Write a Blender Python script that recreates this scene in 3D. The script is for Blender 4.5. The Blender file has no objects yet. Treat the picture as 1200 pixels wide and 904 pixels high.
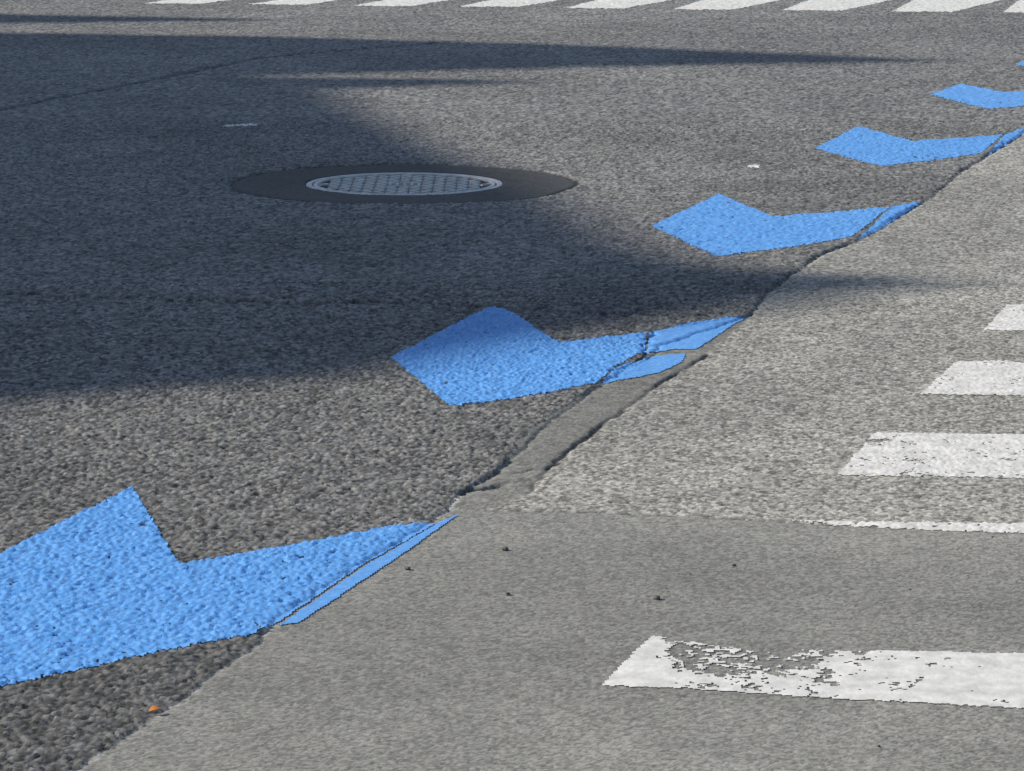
import bpy, math, bmesh
import numpy as np
from mathutils import Vector, Matrix

scene = bpy.context.scene
# ------------------------------------------------------------------ noise
def hsh(i, j, s):
    i = i.astype(np.uint32); j = j.astype(np.uint32)
    h = i*np.uint32(374761393) + j*np.uint32(668265263) + np.uint32((s*2246822519+12345) & 0xffffffff)
    h ^= h >> np.uint32(13); h *= np.uint32(1274126177); h ^= h >> np.uint32(16)
    h *= np.uint32(2246822519); h ^= h >> np.uint32(15)
    return (h & np.uint32(0xffffff)).astype(np.float32)/np.float32(0xffffff)
def vnoise(x, y, s):
    x, y = .819*x-.574*y, .574*x+.819*y
    i = np.floor(x); j = np.floor(y); fx = (x-i).astype(np.float32); fy = (y-j).astype(np.float32)
    i = i.astype(np.int64)+100000; j = j.astype(np.int64)+100000
    fx = fx*fx*(3-2*fx); fy = fy*fy*(3-2*fy)
    a = hsh(i, j, s); b = hsh(i+1, j, s); c = hsh(i, j+1, s); d = hsh(i+1, j+1, s)
    return (a*(1-fx)+b*fx)*(1-fy)+(c*(1-fx)+d*fx)*fy
def fbm(x, y, size, s, o=3):
    t = 0; a = 1.0; n = 0
    for k in range(o):
        t = t+a*vnoise(x/size*(2**k)+17.3*k, y/size*(2**k)+9.1*k, s+k); n += a; a *= .5
    return t/n
def worley(x, y, cell, s):
    x, y = .866*x-.5*y, .5*x+.866*y
    gx = x/cell; gy = y/cell
    i0 = np.floor(gx).astype(np.int64); j0 = np.floor(gy).astype(np.int64)
    best = np.full(x.shape, 9., np.float32); sec = best.copy(); rid = np.zeros(x.shape, np.float32)
    for di in (-1, 0, 1):
        for dj in (-1, 0, 1):
            i = i0+di; j = j0+dj; ii = i+100000; jj = j+100000
            px = i+hsh(ii, jj, s); py = j+hsh(ii, jj, s+1)
            d = np.sqrt((gx-px)**2+(gy-py)**2).astype(np.float32)
            m = d < best
            sec = np.where(m, best, np.minimum(sec, d))
            rid = np.where(m, hsh(ii, jj, s+2), rid)
            best = np.where(m, d, best)
    return best, sec, rid

# ------------------------------------------------------------------ road survey (metres)
EDGE = np.array([(-1.75,2.0),(-.717,5.175),(-.683,5.274),(-.579,5.661),(-.42,6.235),(-.273,6.73),(-.115,7.217),(-.098,7.468),(-.016,7.737),
 (.083,8.245),(.22,8.757),(.36,9.2),(.42,9.45),(.698,9.959),(.769,10.381),(1.012,11.256),(1.166,11.595),(1.511,12.64),
 (1.813,13.763),(2.27,15.247),(3.033,17.762),(4.197,21.248),(5.6,25.6)])
PATCH = np.array([(-.115,7.217),(-.098,7.468),(-.016,7.737),(.008,8.004),(.084,8.313),(.211,8.757),(.353,8.95),(.36,9.2),(.396,9.65),
 (.698,9.959),(.541,9.292),(.356,8.732),(.206,8.189),(.1,7.8),(.041,7.441),(-.03,7.27)])
SEAM = np.array([(-.2,7.25),(.183,7.232),(.45,7.17),(.68,7.106),(1.066,7.014),(2.2,6.75)])
CRACKS = [  # points, half width, depth
 ([(-4,14.0),(-2.584,15.788),(-2.421,16.282),(-2.158,17.083),(-1.862,17.914),(-1.657,18.605),(-1.431,19.292),(-1.075,19.778),(-.3,20.6)], .026, .016),
 ([(-2.6,10.30),(-1.688,10.381),(-1.558,10.36),(-1.213,10.311),(-.974,10.242),(-.638,10.191),(-.306,10.21),(0.,10.107),(.25,9.975),(.398,9.943)], .024, .024),
 ([(-.1,7.45),(-.04,7.49),(.0,7.57),(.045,7.585)], .011, .011),
 ([(-.01,7.62),(.05,7.71),(.1,7.72)], .006, .005),
 ([(.041,7.441),(.1,7.8),(.206,8.189),(.3,8.52),(.356,8.732),(.45,9.02),(.541,9.292)], .008, .007),
 ([(.396,9.65),(.382,9.50),(.369,9.36),(.362,9.28),(.44,9.315),(.515,9.345)], .007, .008),
 ([(.28,8.98),(.33,9.12),(.362,9.28)], .005, .006),
]
MH = (-.416, 13.28)
def inpoly(x, y, P):
    c = np.zeros(x.shape, bool); n = len(P)
    for a in range(n):
        x1, y1 = P[a]; x2, y2 = P[(a+1) % n]
        if y1 == y2: continue
        m = ((y1 > y) != (y2 > y)) & (x < (x2-x1)*(y-y1)/(y2-y1)+x1)
        c ^= m
    return c
def segdist(x, y, pts):
    d = np.full(x.shape, 9., np.float32)
    for (x1, y1), (x2, y2) in zip(pts[:-1], pts[1:]):
        vx, vy = x2-x1, y2-y1
        t = np.clip(((x-x1)*vx+(y-y1)*vy)/(vx*vx+vy*vy), 0, 1)
        d = np.minimum(d, np.hypot(x-x1-t*vx, y-y1-t*vy))
    return d

def surface(x, y):
    """height (m), albedo rgb, stone relief 0..1, region id"""
    n4 = fbm(x, y, .05, 50, 3)-.5
    n1 = fbm(x, y, .35, 60, 3)-.5
    grit = vnoise(x/.017, y/.017, 55)-.5
    grit2 = vnoise(x/.034, y/.034, 56)-.5
    xe = np.interp(y, EDGE[:, 1], EDGE[:, 0])
    near = np.interp(y, [7.2, 7.5], [1, 0])            # well sealed joint nearer the kerb lane
    sd = (x-xe)*.94 + n4*.026 + .030*near*np.interp(y, [6.1, 6.25], [0, 1])
    coarse = sd < 0
    xw = x+n4*.03; yw = y+n1*.04
    patch = inpoly(xw, yw, PATCH)
    sy = np.interp(x, SEAM[:, 0], SEAM[:, 1])
    smooth = (~coarse) & (y+n4*.012 < sy) & ~patch
    rm = np.hypot(x-MH[0], y-MH[1])
    collar = (rm*(1+.03*n1)+.02*n4 < .672)
    reg = np.full(x.shape, 2, np.int8); reg[coarse] = 0; reg[smooth] = 1; reg[patch] = 3; reg[collar] = 4
    h = np.zeros(x.shape, np.float32); rel = np.full(x.shape, .5, np.float32); tone = np.zeros(x.shape, np.float32); rr = tone.copy()
    wx = x+(vnoise(x/.006, y/.006, 5)-.5)*.004; wy = y+(vnoise(x/.006, y/.006, 6)-.5)*.004
    #      cell  amp   base  id-contrast  clump height, clump tone
    par = {0: (.0125, .0078, .190, 1.15, .0022, .45, 11), 1: (.0080, .0013, .262, .50, .0002, .06, 12), 2: (.0100, .0038, .325, 1.0, .0008, .28, 13),
           3: (.0070, .0022, .225, .5, .0010, .3, 14), 4: (.0070, .0015, .060, .5, .0006, .3, 15)}
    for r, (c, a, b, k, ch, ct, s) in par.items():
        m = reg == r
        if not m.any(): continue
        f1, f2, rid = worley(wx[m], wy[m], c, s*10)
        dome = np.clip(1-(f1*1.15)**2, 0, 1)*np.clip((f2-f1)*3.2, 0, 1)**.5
        hh = dome*(.40+.60*rid)
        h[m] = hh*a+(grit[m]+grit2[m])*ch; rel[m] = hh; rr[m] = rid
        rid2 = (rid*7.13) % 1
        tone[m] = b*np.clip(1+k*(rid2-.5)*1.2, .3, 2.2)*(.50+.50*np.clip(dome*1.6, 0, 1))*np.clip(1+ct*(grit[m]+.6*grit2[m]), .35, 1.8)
    tone *= np.where(reg == 0, np.interp(y, [5, 7.5, 9, 14], [.62, .82, .95, 1.02]), 1)   # coarse asphalt toned darker towards the near end
    # broad unevenness
    h += (fbm(x, y, .12, 70, 2)-.5)*.0028*np.where(reg == 0, 1.1, .4) + n1*.006
    h += np.where(coarse, .0035-.003*near, 0)
    # joints
    en = np.clip(fbm(x, y, .25, 80, 2)*2.2-.5, .1, 1)*np.where(y > 9.9, 1.0, .5)*(1-.75*near)
    edgefill = np.exp(-(sd/.008)**2)
    h -= edgefill*.008*en; tone *= 1-.35*edgefill*en
    pale = np.exp(-((sd-.004)/.006)**2)*near*np.clip(fbm(x, y, .05, 85, 2)*2-.4, 0, 1)
    tone += pale*.12
    js = np.exp(-((y-sy)/.006)**2)*(~coarse)*(~patch)
    h -= js*.003; tone *= 1-.3*js
    jm = np.exp(-((rm*(1+.03*n1)+.02*n4-.672)/.011)**2); h -= jm*.007; tone *= 1-.45*jm
    for pts, w, dp in CRACKS:
        P = np.array(pts)
        m = (x > P[:, 0].min()-.1) & (x < P[:, 0].max()+.1) & (y > P[:, 1].min()-.1) & (y < P[:, 1].max()+.1)
        if not m.any(): continue
        xx = x[m]+n4[m]*.06; yy = y[m]+n4[m]*.14
        d = segdist(xx, yy, P)
        g = np.exp(-(d/w)**2)*np.clip(fbm(xx, yy, .15, 90, 2)*2.8-.3, .4, 1)
        h[m] -= g*dp; tone[m] *= 1-.85*g  # dirt in the cracks, plus crack shade painted into the tone
    h = np.where(rm < .382, -.035, h)
    # dust and tar stains (albedo only)
    st = fbm(x, y, .9, 100, 4); st2 = fbm(x, y, .16, 110, 3)
    tone *= (.74+.52*st)*(.86+.28*st2)
    warm = np.where(reg == 0, .3, np.where(reg == 4, 0, 1.1))+.3*(rr > .8)
    col = np.stack([tone*(1+.04*warm), tone*(1+.015*warm), tone*(1-.07*warm), np.ones_like(tone)], -1).astype(np.float32)
    return h.astype(np.float32), col, rel, reg

# ------------------------------------------------------------------ grid mesh builder
CH = [(-1.75, 1.85, 5.0, 10.6, .0042, .0060), (-2.6, 2.65, 10.6, 15.7, .0065, .0105), (-4.2, 4.4, 15.7, 25.6, .011, .020)]
def quads(nx, ny):
    a = (np.arange(ny-1)[:, None]*nx+np.arange(nx-1)[None, :]).ravel()
    return np.stack([a, a+1, a+nx+1, a+nx], -1)
def make_mesh(name, V, F, col=None, smooth=True):
    me = bpy.data.meshes.new(name)
    me.vertices.add(len(V)); me.vertices.foreach_set("co", V.astype(np.float32).ravel())
    me.loops.add(F.size); me.loops.foreach_set("vertex_index", F.astype(np.int32).ravel())
    me.polygons.add(len(F)); me.polygons.foreach_set("loop_start", np.arange(0, F.size, 4, dtype=np.int32))
    me.polygons.foreach_set("use_smooth", np.full(len(F), smooth))
    me.update(calc_edges=True)
    if col is not None:
        at = me.attributes.new("albedo", 'FLOAT_COLOR', 'POINT'); at.data.foreach_set("color", col.ravel())
    ob = bpy.data.objects.new(name, me); scene.collection.objects.link(ob); return ob
def lattice(c, x0=None, x1=None, y0=None, y1=None):
    X0, X1, Y0, Y1, dx, dy = c
    nx = int(round((X1-X0)/dx))+1; ny = int(round((Y1-Y0)/dy))+1
    i0, i1, j0, j1 = 0, nx-1, 0, ny-1
    if x0 is not None:
        i0 = max(0, int((x0-X0)/dx)-1); i1 = min(nx-1, int((x1-X0)/dx)+2); j0 = max(0, int((y0-Y0)/dy)-1); j1 = min(ny-1, int((y1-Y0)/dy)+2)
    xs = X0+np.arange(i0, i1+1)*dx; ys = Y0+np.arange(j0, j1+1)*dy
    gx, gy = np.meshgrid(xs, ys)
    return gx.ravel(), gy.ravel(), len(xs), len(ys)
Vs, Fs, Cs, off = [], [], [], 0
for c in CH:
    x, y, nx, ny = lattice(c)
    h, col, rel, reg = surface(x, y)
    Vs.append(np.stack([x, y, h], -1)); Fs.append(quads(nx, ny)+off); Cs.append(col); off += len(x)
road = make_mesh("asphalt_road", np.concatenate(Vs), np.concatenate(Fs), np.concatenate(Cs))

# ------------------------------------------------------------------ materials
def nt(name):
    m = bpy.data.materials.new(name); m.use_nodes = True; n = m.node_tree.nodes; l = m.node_tree.links
    return m, n, l, n["Principled BSDF"]
def mat_asphalt():
    m, n, l, b = nt("worn_asphalt")
    a = n.new("ShaderNodeAttribute"); a.attribute_name = "albedo"
    g = n.new("ShaderNodeTexCoord"); no = n.new("ShaderNodeTexNoise"); no.inputs["Scale"].default_value = 300; no.inputs["Detail"].default_value = 2
    l.new(g.outputs["Object"], no.inputs["Vector"])
    mr = n.new("ShaderNodeMapRange"); mr.inputs[1].default_value = .3; mr.inputs[2].default_value = .7; mr.inputs[3].default_value = .76; mr.inputs[4].default_value = 1.24
    l.new(no.outputs["Fac"], mr.inputs[0])
    mx = n.new("ShaderNodeVectorMath"); mx.operation = 'SCALE'; l.new(a.outputs["Color"], mx.inputs[0]); l.new(mr.outputs[0], mx.inputs["Scale"])
    l.new(mx.outputs[0], b.inputs["Base Color"]); b.inputs["Roughness"].default_value = .72; b.inputs["Specular IOR Level"].default_value = .4
    bp = n.new("ShaderNodeBump"); bp.inputs["Strength"].default_value = .5; bp.inputs["Distance"].default_value = .001
    l.new(no.outputs["Fac"], bp.inputs["Height"]); l.new(bp.outputs[0], b.inputs["Normal"])
    return m
def mat_noise(name, c1, c2, scale, rough, spec=.4, metal=0, bump=.0008, detail=5, bscale=300):
    m, n, l, b = nt(name)
    g = n.new("ShaderNodeTexCoord"); no = n.new("ShaderNodeTexNoise"); no.inputs["Scale"].default_value = scale; no.inputs["Detail"].default_value = detail
    l.new(g.outputs["Object"], no.inputs["Vector"])
    r = n.new("ShaderNodeValToRGB"); r.color_ramp.elements[0].position = .35; r.color_ramp.elements[1].position = .65
    r.color_ramp.elements[0].color = (*c1, 1); r.color_ramp.elements[1].color = (*c2, 1)
    l.new(no.outputs["Fac"], r.inputs[0]); l.new(r.outputs[0], b.inputs["Base Color"])
    b.inputs["Roughness"].default_value = rough; b.inputs["Specular IOR Level"].default_value = spec; b.inputs["Metallic"].default_value = metal
    n2 = n.new("ShaderNodeTexNoise"); n2.inputs["Scale"].default_value = bscale; l.new(g.outputs["Object"], n2.inputs["Vector"])
    bp = n.new("ShaderNodeBump"); bp.inputs["Strength"].default_value = .6; bp.inputs["Distance"].default_value = bump
    l.new(n2.outputs["Fac"], bp.inputs["Height"]); l.new(bp.outputs[0], b.inputs["Normal"])
    return m
M_asph = mat_asphalt(); road.data.materials.append(M_asph)
M_ground = mat_noise("distant_asphalt", (.11,.11,.11), (.18,.18,.175), 60, .85, .3, bump=.004)
M_blue = mat_noise("blue_road_paint", (.095,.335,.80), (.165,.43,.90), 60, .42, .6, bump=.0010)
M_white = mat_noise("white_road_paint", (.62,.61,.58), (.82,.81,.78), 22, .6, .35)

# ------------------------------------------------------------------ painted markings following the surface
def marking(name, polys, mat, lift=.0016, wear=None, edge=.006):
    allp = np.array([p for P in polys for p in P]); ymid = allp[:, 1].mean()
    c = [k for k in CH if k[2] <= ymid <= k[3]][0]
    x, y, nx, ny = lattice(c, allp[:, 0].min(), allp[:, 0].max(), allp[:, 1].min(), allp[:, 1].max())
    h, col, rel, reg = surface(x, y)
    F = quads(nx, ny); cx = x[F].mean(1); cy = y[F].mean(1); cr = rel[F].mean(1); rg = reg[F[:, 0]]
    ex = (vnoise(cx/.012, cy/.012, 200)-.5)*edge; ey = (vnoise(cx/.012, cy/.012, 201)-.5)*edge*1.5
    keep = np.zeros(len(F), bool)
    for P in polys: keep |= inpoly(cx+ex, cy+ey, P)
    w = wear(cx, cy) if wear else 0.
    thr = np.where(rg == 0, .06, np.where(rg == 2, .04, 0))+w
    n = .65*fbm(cx, cy, .035, 210, 3)+.35*vnoise(cx/.009, cy/.009, 215)
    keep &= (cr*.55+n*.75) > (.24+thr)
    F = F[keep]
    u, inv = np.unique(F, return_inverse=True)
    V = np.stack([x, y, h+lift], -1)[u]
    ob = make_mesh(name, V, inv.reshape(F.shape)); ob.data.materials.append(mat); return ob
mm = lambda s: [(float(a.split(',')[0])/1000, float(a.split(',')[1])/1000) for a in s.split()]
M1 = [mm("-1232,6126 -1035,6806 -841,7478 -664,6714 -471,6877 -251,7080 -160,7116 -292,6740 -440,6235 -470,6151 -684,5965 -884,5772 -974,5689"),
      mm("-152,7127 -113,7208 -270,6654 -397,6249 -432,6225 -285,6735")]
M2 = [mm("-330,9208 -51,10141 25,9879 130,9436 379,9629 367,9320 277,9057 221,8795 87,8645 -155,8452"),
      mm("392,9645 541,9815 692,9943 614,9721 505,9363 446,9363 366,9292"), mm("230,8795 282,9044 395,9250 473,9292 460,9152 388,8977")]
M3 = [mm("486,11955 777,12903 930,12239 1170,12362 1375,12487 1168,11705 1034,11509 671,11195"), mm("1390,12512 1514,12666 1277,11909 1174,11617")]
M4 = [mm("1281,14535 1555,15474 1728,14812 2155,15099 1958,14334 1488,13824"), mm("2166,15099 2386,15590 1982,14301")]
M5 = [mm("2068,17036 2295,17662 2446,17177 2702,17319 3033,17762 2582,16541 2248,16282")]
M6 = [mm("2755,18886 2960,19471 3110,19058 3551,19411 3203,18496 2886,18227")]
wn = lambda k: (lambda x, y: k*np.clip(fbm(x, y, .2, 300, 3)*2-.9, 0, 1))
for P in (M1, M2, M3, M4, M5, M6): marking("blue_road_marking", P, M_blue, lift=.0018, wear=wn(.14), edge=.004)
def w5(x, y):
    a = np.clip((.72-x)/.25, 0, 1)*np.clip((x-.25)/.06, 0, 1)
    yt = np.interp(x, [.258, .384, .56], [6.15, 6.05, 6.03])
    b = np.clip((y-(yt-.24))/.16, 0, 1)
    s = fbm(x/1.5, y, .055, 330, 4)
    return np.clip(a*(.45+.75*b), 0, 1)*s*.82 + .2*np.clip(fbm(x, y, .12, 340, 3)*2-.95, 0, 1)+.05
def wst(x, y):
    return .02+.13*fbm(x, y, .08, 350, 3)+.42*np.clip(fbm(x/1.6, y, .08, 360, 3)*3.2-2.0, 0, 1)
S = [(mm("157,5795 258,6151 384,6056 560,6034 919,6007 1950,5960 1950,5480 866,5650 439,5733"), w5),
     (mm("579,7148 1078,7097 1900,6985 1900,6850 1066,7014 684,7108"), wst),
     (mm("733,7620 871,8134 1226,8112 1950,8060 1950,7500 1149,7581"), wst),
     (mm("1041,8657 1195,9152 1381,9166 1950,9120 1950,8580 1303,8632"), wst),
     (mm("1343,9691 1477,10174 1560,10174 1950,10150 1950,9650 1467,9675"), wst)]
for P, w in S: marking("crosswalk_stripe", [P], M_white, wear=w)
for k in range(0, 9):
    x0 = -2.554+.7285*k; y0 = 24.05-.1215*k
    if x0 > 4.2: continue
    P = [(x0, y0), (x0+.40, y0-.05), (x0+.40+.5, y0+1.2), (x0+.40+.55, 25.59), (x0+.57, 25.59)]
    marking("crosswalk_stripe", [P], M_white, wear=wn(.1))
marking("paint_fleck", [[(-1.30,15.46),(-1.15,15.47),(-1.147,15.56),(-1.29,15.53)]], M_white, wear=wn(.1))
marking("paint_fleck", [[(.95,13.82),(.99,13.80),(1.0,13.87),(.96,13.89)]], M_white, wear=wn(.1))

# surrounding ground to the horizon
bm = bmesh.new(); R = 900
bm.faces.new([bm.verts.new(v) for v in [(-R,-R,-.02),(R,-R,-.02),(R,R,-.02),(-R,R,-.02)]])
me = bpy.data.meshes.new("ground"); bm.to_mesh(me); bm.free(); g = bpy.data.objects.new("ground", me); scene.collection.objects.link(g); me.materials.append(M_ground)

# ------------------------------------------------------------------ manhole
def link(name, me, mat, parent=None):
    ob = bpy.data.objects.new(name, me); scene.collection.objects.link(ob); me.materials.append(mat)
    if parent: ob.parent = parent
    return ob
M_iron = mat_noise("worn_cast_iron", (.42,.43,.44), (.62,.63,.64), 25, .5, .5, metal=.1)
M_dark = mat_noise("dark_iron_recess", (.035,.035,.037), (.07,.07,.07), 60, .8, .3)  # plate between the treads, darker than the treads
mh = bpy.data.objects.new("manhole_cover", None); scene.collection.objects.link(mh); mh.location = (MH[0], MH[1], 0)
def revolve(prof, seg=128):
    bm = bmesh.new(); rings = []
    for r, z in prof:
        rings.append([bm.verts.new((r*math.cos(2*math.pi*k/seg), r*math.sin(2*math.pi*k/seg), z)) for k in range(seg)])
    for a, b in zip(rings[:-1], rings[1:]):
        for k in range(seg): bm.faces.new((a[k], a[(k+1) % seg], b[(k+1) % seg], b[k]))
    return bm, rings
bm, r = revolve([(.381,-.03),(.381,.001),(.378,.004),(.360,.004),(.358,.002),(.358,-.03)]); me = bpy.data.meshes.new("frame"); bm.to_mesh(me); bm.free(); link("frame", me, M_iron, mh)
bm, r = revolve([(.352,-.03),(.352,.001),(.350,.004),(.338,.004),(.336,.002),(.336,-.004)]); me = bpy.data.meshes.new("lid_rim"); bm.to_mesh(me); bm.free(); link("lid_rim", me, M_iron, mh)
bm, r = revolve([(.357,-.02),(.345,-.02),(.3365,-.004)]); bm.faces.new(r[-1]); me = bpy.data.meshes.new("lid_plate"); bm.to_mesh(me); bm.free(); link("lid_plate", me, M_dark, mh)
bm = bmesh.new()
def bar(cx, cy, ang, L, W, z0, z1):
    c, s = math.cos(ang), math.sin(ang); q = []
    for (z, k) in ((z0, 1), (z1, .85)):
        q.append([bm.verts.new((cx+c*a*L/2*k-s*b*W/2*k, cy+s*a*L/2*k+c*b*W/2*k, z)) for a, b in ((-1,-1),(1,-1),(1,1),(-1,1))])
    bm.faces.new(q[1])
    for k in range(4): bm.faces.new((q[0][k], q[0][(k+1) % 4], q[1][(k+1) % 4], q[1][k]))
p = .045
for i in range(-8, 9):
    for j in range(-8, 9):
        cx, cy = i*p, j*p
        if math.hypot(cx, cy) > .315: continue
        if abs(cx) < .08 and abs(cy) < .05: continue
        bar(cx, cy, (math.pi/4 if (i+j) % 2 else -math.pi/4), .054, .015, -.0045, .003)
for a in range(-2, 3): bar(a*.028, 0, math.pi/2, .055, .011, -.0045, .003)
bar(0, .040, 0, .15, .012, -.0045, .003); bar(0, -.040, 0, .15, .012, -.0045, .003)
me = bpy.data.meshes.new("raised_tread"); bm.to_mesh(me); bm.free(); link("raised_tread", me, M_iron, mh)

# ------------------------------------------------------------------ pebbles and leaf
M_peb = mat_noise("pebble_stone", (.05,.05,.05), (.15,.14,.13), 200, .8)
rng = np.random.RandomState(4)
PB = [(-.014,6.861,.007),(-.207,6.684,.006),(-.008,6.473,.005),(.278,6.431,.007),(.443,6.722,.004)]
for _ in range(6): PB.append((rng.uniform(-.3,1.2), rng.uniform(5.4,7.0), rng.uniform(.002,.003)))
for px, py, r in PB:
    bm = bmesh.new(); bmesh.ops.create_icosphere(bm, subdivisions=2, radius=r)
    for v in bm.verts:
        v.co *= .8+.4*rng.rand(); v.co.z *= .7
    me = bpy.data.meshes.new("pebble"); bm.to_mesh(me); bm.free()
    z = surface(np.array([px]), np.array([py]))[0][0]
    o = link("pebble", me, M_peb); o.location = (px, py, z+r*.5); o.rotation_euler = (0, 0, rng.rand()*6)
M_leaf = mat_noise("dry_leaf", (.50,.17,.03), (.65,.25,.05), 80, .6)
bm = bmesh.new(); n = 8; up = []; dn = []
for k in range(n+1):
    t = k/n; w = .007*math.sin(math.pi*t)**.8; z = .004+.004*math.sin(3*t)
    up.append(bm.verts.new((t*.026-.013, w, z+.003*math.sin(math.pi*t)))); dn.append(bm.verts.new((t*.026-.013, -w, z)))
for k in range(n):
    bm.faces.new((dn[k], dn[k+1], up[k+1], up[k]))
me = bpy.data.meshes.new("fallen_leaf"); bm.to_mesh(me); bm.free(); o = link("fallen_leaf", me, M_leaf); o.location = (-.599, 5.607, .004); o.rotation_euler = (0, 0, .6)

# ------------------------------------------------------------------ sun and the unseen building whose roofline is shaped to throw the shadow
E = math.radians(32); K = .15
dn_ = math.hypot(1, K); SX, SY = 1/dn_, -K/dn_     # ground direction in which shadows fall
X0 = -27.0
out = [(-14,-2.5),(6.9,-2.3),(7.6,-1.73),(8.475,-1.28),(8.632,-.977),(8.911,-.336),(9.465,.095),(10.041,.70),(10.399,1.041),(10.67,1.5),(10.82,.974),
 (10.897,.735),(11.36,.482),(12.77,.191),(14.075,-.14),(16.282,-.686),(17.319,-.858),(17.812,.25),(18.10,-1.35),(18.717,.463),(19.116,2.5),(20.224,.5),(20.965,-1.553),
 (21.248,-3.148),(21.914,-3.786),(22.068,-3.268),(22.381,-1.3),(22.952,-3.397),(23.6,-4.8),(40,-5.0)]
prof = [(Y+K*(X-X0), (X-X0)*dn_*math.tan(E)) for Y, X in out]  # roof profile projected back from the wanted shadow outline
prof.sort()
M_wall = mat_noise("rendered_wall", (.32,.28,.22), (.38,.34,.27), 2, .9)
M_glass = mat_noise("window_glass", (.03,.04,.05), (.05,.06,.07), 2, .1)
M_roof = mat_noise("slate_roof", (.06,.06,.07), (.1,.1,.11), 4, .7)
bld = bpy.data.objects.new("shadow_caster_building", None); scene.collection.objects.link(bld)  # out of view, added to cast the shadow on the road
def prism(name, P, xa, xb, mat):
    bm = bmesh.new(); A = [bm.verts.new((xa, a, b)) for a, b in P]; B = [bm.verts.new((xb, a, b)) for a, b in P]
    bm.faces.new(A); bm.faces.new(B[::-1])
    for k in range(len(P)):
        k2 = (k+1) % len(P); bm.faces.new((A[k], B[k], B[k2], A[k2]))
    bmesh.ops.recalc_face_normals(bm, faces=bm.faces)
    me = bpy.data.meshes.new(name); bm.to_mesh(me); bm.free(); return link(name, me, mat, bld)
ya, yb = prof[0][0], prof[-1][0]
EAVE = 12.9
prism("walls", [(ya, 0), (yb, 0), (yb, EAVE), (ya, EAVE)], X0, X0-11, M_wall)
prism("shadow_roofline", [(ya-.2, EAVE+.002), (yb+.2, EAVE+.002)]+[(a, b) for a, b in prof[::-1]], X0, X0-1.2, M_roof)
prism("roof", [(ya-.1, EAVE+.003), (yb+.1, EAVE+.003), (yb-.5, EAVE+.4), (ya+.5, EAVE+.4)], X0-1.21, X0-10.9, M_roof)
bm = bmesh.new()
y = ya+1.2
while y < yb-1.5:
    for fl in range(4):
        z = 1.0+fl*3.05
        bmesh.ops.create_cube(bm, size=1, matrix=Matrix.Translation((X0+.01, y+.55, z+.8)) @ Matrix.Diagonal((.04, 1.1, 1.6, 1)))
    y += 2.6
me = bpy.data.meshes.new("windows"); bm.to_mesh(me); bm.free(); link("windows", me, M_glass, bld)

sun = bpy.data.lights.new("sun", 'SUN'); sun.energy = 5.0; sun.angle = math.radians(.5); sun.color = (1, .925, .80)
so = bpy.data.objects.new("sun", sun); scene.collection.objects.link(so)
d = Vector((SX*math.cos(E), SY*math.cos(E), -math.sin(E))); so.rotation_euler = d.to_track_quat('-Z', 'Y').to_euler()
w = bpy.data.worlds.new("World"); scene.world = w; w.use_nodes = True
n = w.node_tree.nodes; sky = n.new("ShaderNodeTexSky"); sky.sky_type = 'NISHITA'; sky.sun_disc = False
sky.sun_elevation = E; sky.sun_rotation = math.atan2(-SX, -SY)
w.node_tree.links.new(sky.outputs[0], n["Background"].inputs[0]); n["Background"].inputs[1].default_value = .12

cam = bpy.data.cameras.new("camera"); co = bpy.data.objects.new("camera", cam); scene.collection.objects.link(co); scene.camera = co
cam.sensor_width = 36; cam.lens = 121.2; cam.clip_end = 2000; cam.clip_start = .1
co.location = (0, 0, 1.55); co.rotation_euler = (math.pi/2-math.atan(712/4040), 0, 0)
scene.view_settings.view_transform = 'Standard'; scene.view_settings.look = 'None'; scene.view_settings.exposure = 0
